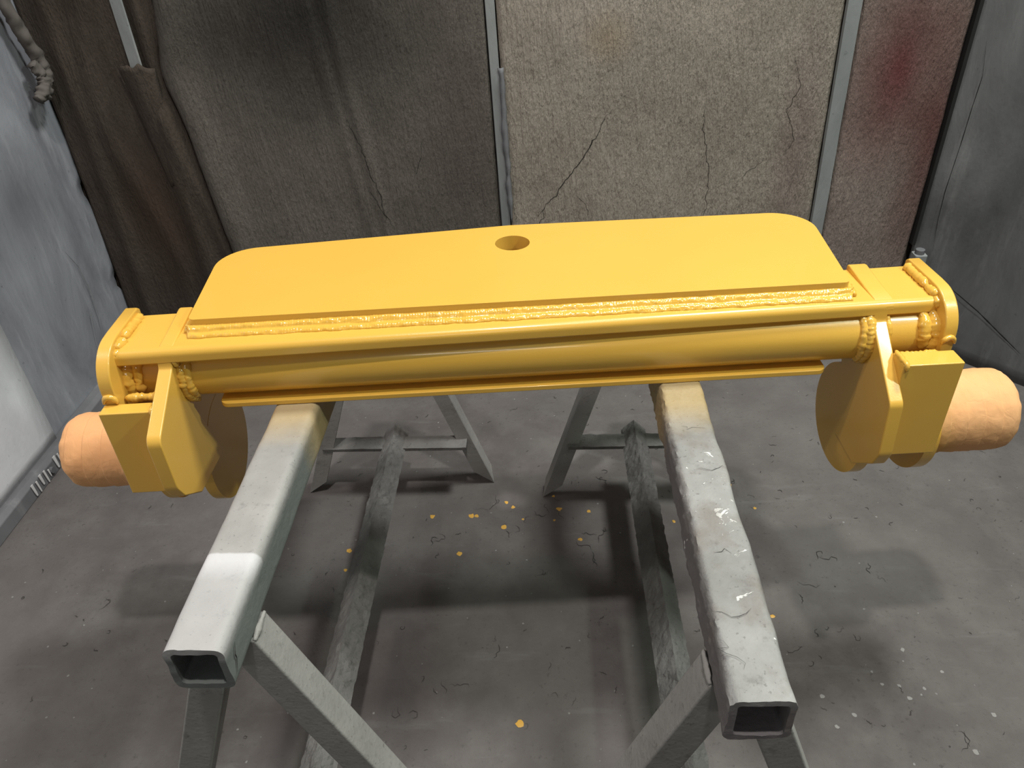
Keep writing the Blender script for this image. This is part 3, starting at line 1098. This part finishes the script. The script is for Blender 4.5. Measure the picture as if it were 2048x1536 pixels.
flange()
def fy(x):
    return -0.014 + 0.028 * (x + 0.65) / 1.25

# lug plate with a lifting hole
def lug():
    out = [(-0.602, 0.042), (0.532, 0.048), (0.560, 0.240), (0.532, 0.357), (-0.042, 0.366), (-0.548, 0.325), (-0.604, 0.240)]
    out = [(-0.603, 0.042), (0.533, 0.048), (0.566, 0.358), (-0.042, 0.367), (-0.618, 0.318)]
    P = round_poly(out, [0.012, 0.012, 0.075, 0.05, 0.075], 10)
    hc, hr = Vector((-0.0405, 0.281)), 0.034
    NH = 48
    hole = [hc + Vector((math.cos(2 * math.pi * i / NH), math.sin(2 * math.pi * i / NH))) * hr for i in range(NH)]
    bm = bmesh.new()
    zt, zb = LZ, FZ - 0.004
    vo = [bm.verts.new((p.x, p.y, zt)) for p in P]
    vh = [bm.verts.new((p.x, p.y, zt)) for p in hole]
    eo = [bm.edges.new((vo[i], vo[(i + 1) % len(vo)])) for i in range(len(vo))]
    eh = [bm.edges.new((vh[i], vh[(i + 1) % NH])) for i in range(NH)]
    bmesh.ops.triangle_fill(bm, use_beauty=True, use_dissolve=False, edges=eo + eh)
    top = [fc for fc in bm.faces]
    r = bmesh.ops.extrude_face_region(bm, geom=top)
    vv = [g for g in r['geom'] if isinstance(g, bmesh.types.BMVert)]
    bmesh.ops.translate(bm, verts=vv, vec=(0, 0, zb - zt))
    bmesh.ops.recalc_face_normals(bm, faces=bm.faces)
    me = bpy.data.meshes.new('lug_plate')
    bm.to_mesh(me)
    bm.free()
    me.materials.append(YEL)
    o = bpy.data.objects.new('lug_plate', me)
    COL.objects.link(o)
    o.parent = beam
    bevel(o, 0.0025, 2, 50)
    return o
lug_o = lug()
# thick boss ring below the hole (its bore is what shows through the plate)
def ring(name, c, r0, r1, z0, z1, mat, parent, n=48):
    v, f = [], []
    for i in range(n):
        a = 2 * math.pi * i / n
        for r, z in ((r0, z0), (r1, z0), (r1, z1), (r0, z1)):
            v.append((c[0] + r * math.cos(a), c[1] + r * math.sin(a), z))
    for i in range(n):
        j = (i + 1) % n
        for k in range(4):
            q = (k + 1) % 4
            f.append((i * 4 + k, j * 4 + k, j * 4 + q, i * 4 + q))
    o = mesh_obj(name, v, f, mat, parent, smooth=True)
    o.data.set_sharp_from_angle(angle=math.radians(40))
    return o
ring('hole_boss', (-0.0405, 0.281), 0.0345, 0.055, FZ - 0.018, FZ - 0.003, YEL, lug_o)

# pipe
PY, PZ, PR = 0.048, 0.060, 0.050
def cyl_x(name, yc, zc, r, x0, x1, mat, parent, n=64, caps=True, seg=1):
    v, f = [], []
    for j in range(seg + 1):
        x = x0 + (x1 - x0) * j / seg
        for i in range(n):
            a = 2 * math.pi * i / n
            v.append((x, yc + r * math.cos(a), zc + r * math.sin(a)))
    for j in range(seg):
        for i in range(n):
            f.append((j * n + i, j * n + (i + 1) % n, (j + 1) * n + (i + 1) % n, (j + 1) * n + i))
    if caps:
        f += [tuple(range(n)), tuple(seg * n + i for i in range(n))]
    o = mesh_obj(name, v, f, mat, parent, smooth=True)
    o.data.set_sharp_from_angle(angle=math.radians(40))
    return o
cyl_x('pipe', PY, PZ, PR, -0.715, 0.675, YEL, beam)
# web behind the pipe and bottom plate
box('web_plate', (-0.70, 0.090, 0.008), (0.66, 0.105, 0.108), YEL, beam, 0.002)
prism('bottom_plate', round_poly([(-0.576, 0.0), (0.503, 0.0), (0.503, 0.115), (-0.576, 0.115)], 0.016, 6), 0.0005, 0.010, 'z', YEL, beam, 0.0015)

SIDES = {
    'L': dict(s=-1, xg=-0.627, gt=0.024, xe=(-0.739, -0.716), yf=-0.014, ax=(0.146, -0.191),
              gus=[(-0.012, 0.121), (-0.014, 0.100), (-0.1345, 0.036), (-0.1345, -0.066), (-0.120, -0.094), (-0.062, -0.139), (0.070, -0.152), (0.016, -0.004), (0.06, 0.121)],
              grad=[0, 0.01, 0.022, 0.03, 0.02, 0.0, 0, 0, 0],
              box_x=(-0.740, -0.650), box_y=(-0.080, -0.052), box_z=(-0.117, 0.058),
              cap_front=-0.053, back=0.122, stub_end=-0.966, d2=(-0.762, -0.743), R=0.1105, r=0.077, dg=0.020),
    'R': dict(s=1, xg=0.569, gt=0.024, xe=(0.678, 0.701), yf=0.012, ax=(0.045, -0.134),
              gus=[(0.014, 0.121), (0.012, 0.100), (-0.106, 0.006), (-0.1165, -0.095), (-0.104, -0.125), (-0.044, -0.176), (0.04, -0.17), (0.10, 0.02), (0.12, 0.121)],
              grad=[0, 0.01, 0.020, 0.03, 0.02, 0.0, 0, 0, 0],
              box_x=(0.590, 0.692), box_y=(-0.080, -0.040), box_z=(-0.128, 0.066),
              cap_front=-0.024, back=0.150, stub_end=0.888, d2=(0.690, 0.712), R=0.1065, r=0.079, dg=0.0006),
}
for key, S in SIDES.items():
    s = S['s']
    xg = S['xg']
    xo = xg + s * S['gt']
    # gusset plate
    P = round_poly(S['gus'], S['grad'], 6)
    prism('gusset', P, min(xg, xo), max(xg, xo), 'x', YEL, beam, 0.0025, 2)
    # strap: the gusset carried up across the flange, ground flush at the front
    yf, yb = S['yf'], S['yf'] + 0.131
    st = [(yf + 0.001, FZ - 0.016), (yf + 0.003, FZ - 0.006), (yf + 0.016, FZ + 0.0012), (yf + 0.055, FZ + 0.0035), (yb - 0.004, FZ + 0.010), (yb + 0.004, FZ + 0.008), (yb + 0.004, FZ - 0.02)]
    dx = s * 0.004
    prism('strap', st, min(xg, xo) + (0.006 if s < 0 else 0.0), max(xg, xo) + (0.006 if s < 0 else 0.010), 'x', YEL, beam, 0.003, 2)
    # end plate with a rounded nose
    cf = S['cap_front']
    bk = S['back']
    n = 14
    pts = [(bk, 0.02), (bk, FZ + 0.010), (bk - 0.008, FZ + 0.0155)]
    pts.append((cf + 0.085, FZ + 0.0165))
    for k in range(n + 1):
        a = math.pi / 2 * k / n
        pts.append((cf + 0.070 - 0.070 * math.sin(a), FZ - 0.052 + 0.068 * math.cos(a)))
    pts += [(cf, 0.03), (cf, -0.10), (bk, -0.10)]
    prism('end_plate', [Vector(p) for p in pts], S['xe'][0], S['xe'][1], 'x', YEL, beam, 0.003, 2)
    # front stiffener block between gusset and end plate
    bx_, by_, bz_ = S['box_x'], S['box_y'], S['box_z']
    box('stiffener', (bx_[0], by_[0], bz_[0]), (bx_[1], by_[1], bz_[1]), YEL, beam, 0.0022)
    # discs
    yc, zc = S['ax']
    def disc(x0, x1, R):
        poly = [Vector((yc + R * math.cos(2 * math.pi * i / 72), zc + R * math.sin(2 * math.pi * i / 72))) for i in range(72)]
        o = prism('flange_disc', poly, min(x0, x1), max(x0, x1), 'x', YEL, beam, 0.0)
        for p in o.data.polygons:
            p.use_smooth = True
        o.data.set_sharp_from_angle(angle=math.radians(40))
    disc(xg + s * S['dg'], xg + s * (S['dg'] + 0.022), S['R'] + (0.0045 if s < 0 else 0.0))
    disc(S['d2'][0], S['d2'][1], S['R'] - 0.002)
    if s < 0:
        prism('hanger_plate', [(0.0, 0.03), (0.0, -0.135), (0.20, -0.135), (0.215, -0.02), (0.10, 0.03)], xg - 0.041, xg - 0.0205, 'x', YEL, beam, 0.002)
    # shaft
    xe = S['stub_end']
    shaft = cyl_x('shaft', yc, zc, S['r'] - 0.004, xg + s * (S['dg'] + 0.010), xe - s * 0.055, YEL, beam)
    # masking tape wrapped round the shaft: wrinkled sleeve with a rounded, folded end
    v, f = [], []
    NA, NX = 120, 150
    xi = S['d2'][1] if s > 0 else S['d2'][0]
    L = abs(xe - xi)
    for j in range(NX + 1):
        t = j / NX
        for i in range(NA):
            a = 2 * math.pi * i / NA
            d = 0.0012 * fbm(t * 6, math.cos(a) * 2, math.sin(a) * 2 + s)
            # overlapping windings: shallow steps
            d += 0.0020 * (((t * 5.5 + 0.10 * math.sin(a + 0.5) + 0.05 * nz(a, s, 1)) % 1.0) - 0.5)
            r = S['r'] + d
            u = max(0.0, (t - 0.80) / 0.20)
            lim = 0.62 + 0.06 * nz(math.cos(a) * 2.2, math.sin(a) * 2.2, 3 + s)
            if u > 0:
                r *= 1 - (1 - lim) * (1 - math.sqrt(max(0.0, 1 - u ** 2.2)))
                r += 0.0035 * nz(math.cos(a) * 4, math.sin(a) * 4, t * 8 + s) * u
            v.append((s * (t * L), r * math.cos(a), r * math.sin(a)))
    for j in range(NX):
        for i in range(NA):
            f.append((j * NA + i, j * NA + (i + 1) % NA, (j + 1) * NA + (i + 1) % NA, (j + 1) * NA + i))
    c = len(v)
    v.append((s * (L + 0.004), 0, 0))
    for i in range(NA):
        f.append((NX * NA + i, NX * NA + (i + 1) % NA, c))
    tp = mesh_obj('masking_tape', v, f, TAPE, None, smooth=True)
    tp.location = (xi, yc, zc)
    tp.parent = shaft
    tp['label'] = 'orange masking tape wrapped round the shaft'

    # ---- weld beads of this end
    inner = xg - s * 0.004
    arc = []
    for k in range(15):
        a = math.radians(58 + 190 * k / 14)
        if k < 1:
            continue
        arc.append((inner, PY + (PR + 0.001) * math.cos(a), PZ + (PR + 0.001) * math.sin(a)))
    weld('weld_bead', arc[1:], 0.0100, YEL_W, beam, 3 + s, ripple=0.25, wob=0.22)
    weld('weld_bead', [(p[0] - s * 0.010, p[1], p[2]) for p in arc[2:-1]], 0.0075, YEL_W, beam, 13 + s, ripple=0.2, wob=0.3)
    outer = xo + s * 0.003
    weld('weld_bead', [(outer, p[1], p[2]) for p in arc[1:10]], 0.006, YEL_W, beam, 23 + s)
    einner = (S['xe'][1] if s < 0 else S['xe'][0]) - s * 0.002
    weld('weld_bead', [(einner, p[1] * 1.0, p[2]) for p in arc[1:11]], 0.0125, YEL_W, beam, 33 + s, ripple=0.15, wob=0.3)
    weld('weld_bead', [(einner - s * 0.017, p[1], p[2]) for p in arc[3:10]], 0.0095, YEL_W, beam, 43 + s, ripple=0.15, wob=0.35)
    # along pipe / stiffener
    weld('weld_bead', [(xo + s * 0.004, -0.030, 0.052), (einner, -0.030, 0.054)], 0.007, YEL_W, beam, 53 + s)
    # end plate to flange
    et = (S['xe'][1] if s < 0 else S['xe'][0]) - s * 0.003
    weld('weld_bead', [(et, yb - 0.006, FZ + 0.003), (et, yf + 0.045, FZ + 0.003)], 0.0085, YEL_W, beam, 63 + s, ripple=0.05, wob=0.08)
    weld('weld_bead', [(et, yf + 0.045, FZ + 0.002), (et + s * 0.002, yf + 0.014, FZ + 0.001)], 0.009, YEL_W, beam, 73 + s, ripple=0.2)
    weld('weld_bead', [(et, yf + 0.014, FZ), (et + s * 0.004, yf + 0.002, FZ - 0.014)], 0.0075, YEL_W, beam, 74 + s, ripple=0.2)
    # flange to gusset, ground smooth
    weld('weld_bead', [(xg - s * 0.004, yf + 0.004, FZ - 0.022), (xg - s * 0.003, yf + 0.012, FZ - 0.038)], 0.006, YEL_W, beam, 93 + s)
    # stiffener to gusset / end plate
    weld('weld_bead', [(xo + s * 0.002, by_[1] + 0.004, bz_[1] + 0.001), (xo + s * 0.002, by_[0] + 0.003, bz_[1] + 0.001), (xo + s * 0.003, by_[0] - 0.001, bz_[1] - 0.010)], 0.0045, YEL_W, beam, 103 + s)
    ex_ = (S['xe'][0] + S['xe'][1]) / 2
    cap = [(ex_ + 0.011 * math.cos(q), cf - 0.0005, bz_[1] + 0.002 + 0.013 * math.sin(q)) for q in [math.pi * k_ / 8 for k_ in range(9)]]
    weld('weld_bead', cap, 0.0045, YEL_W, beam, 113 + s, ripple=0.1)
    # lug end
    xl = -0.610 if s < 0 else 0.541
    weld('weld_bead', [(xl, 0.040, FZ + 0.003), (xl, yb - 0.004, FZ + 0.003)], 0.0065, YEL_W, beam, 123 + s)

# long double fillet along the front of the lug plate
def fillet(x0, x1, seed):
    v, f = [], []
    n = int((x1 - x0) / 0.0016)
    K = 15
    for i in range(n + 1):
        x = x0 + (x1 - x0) * i / n
        yl = 0.0435 + 0.006 * (x + 0.6) / 1.135
        e = min(1.0, min(i, n - i) / 5.0)
        toe = 0.0255 + 0.0030 * nz(x * 30, seed, 1) + 0.0016 * nz(x * 90, seed, 2)
        mid = 0.52 + 0.10 * nz(x * 18, seed, 7)
        rip = 0.5 + 0.5 * nz(x * 9, seed, 11)
        for k in range(K):
            u = k / (K - 1)
            y = yl + 0.002 - toe * e * u
            z = FZ - 0.0012 + 0.0145 * (1 - u) ** 1.15
            if u < mid:
                lobe = math.sin(math.pi * u / mid)
            else:
                lobe = math.sin(math.pi * (u - mid) / (1 - mid))
            d = 0.0042 * max(0.0, lobe) ** 0.6
            d += lobe * (0.0010 * rip * math.sin(2 * math.pi * x / 0.0048 + 5 * u + 2.5 * nz(x * 60, u * 2, seed)) + 0.0016 * nz(x * 120, u * 6, seed) + 0.0014 * nz(x * 45, u * 4, seed + 3))
            v.append((x + 0.0012 * nz(x * 80, u * 7, seed + 9), y - 0.5 * d, z + 0.85 * d))
    for i in range(n):
        for k in range(K - 1):
            f.append((i * K + k, i * K + k + 1, (i + 1) * K + k + 1, (i + 1) * K + k))
    f += [tuple(range(K)), tuple(n * K + k for k in range(K))]
    for i in range(n):
        f.append((i * K, i * K + K - 1, (i + 1) * K + K - 1, (i + 1) * K))
    return mesh_obj('weld_bead', v, f, YEL_W, beam, smooth=True)
fillet(-0.610, 0.541, 3.0)
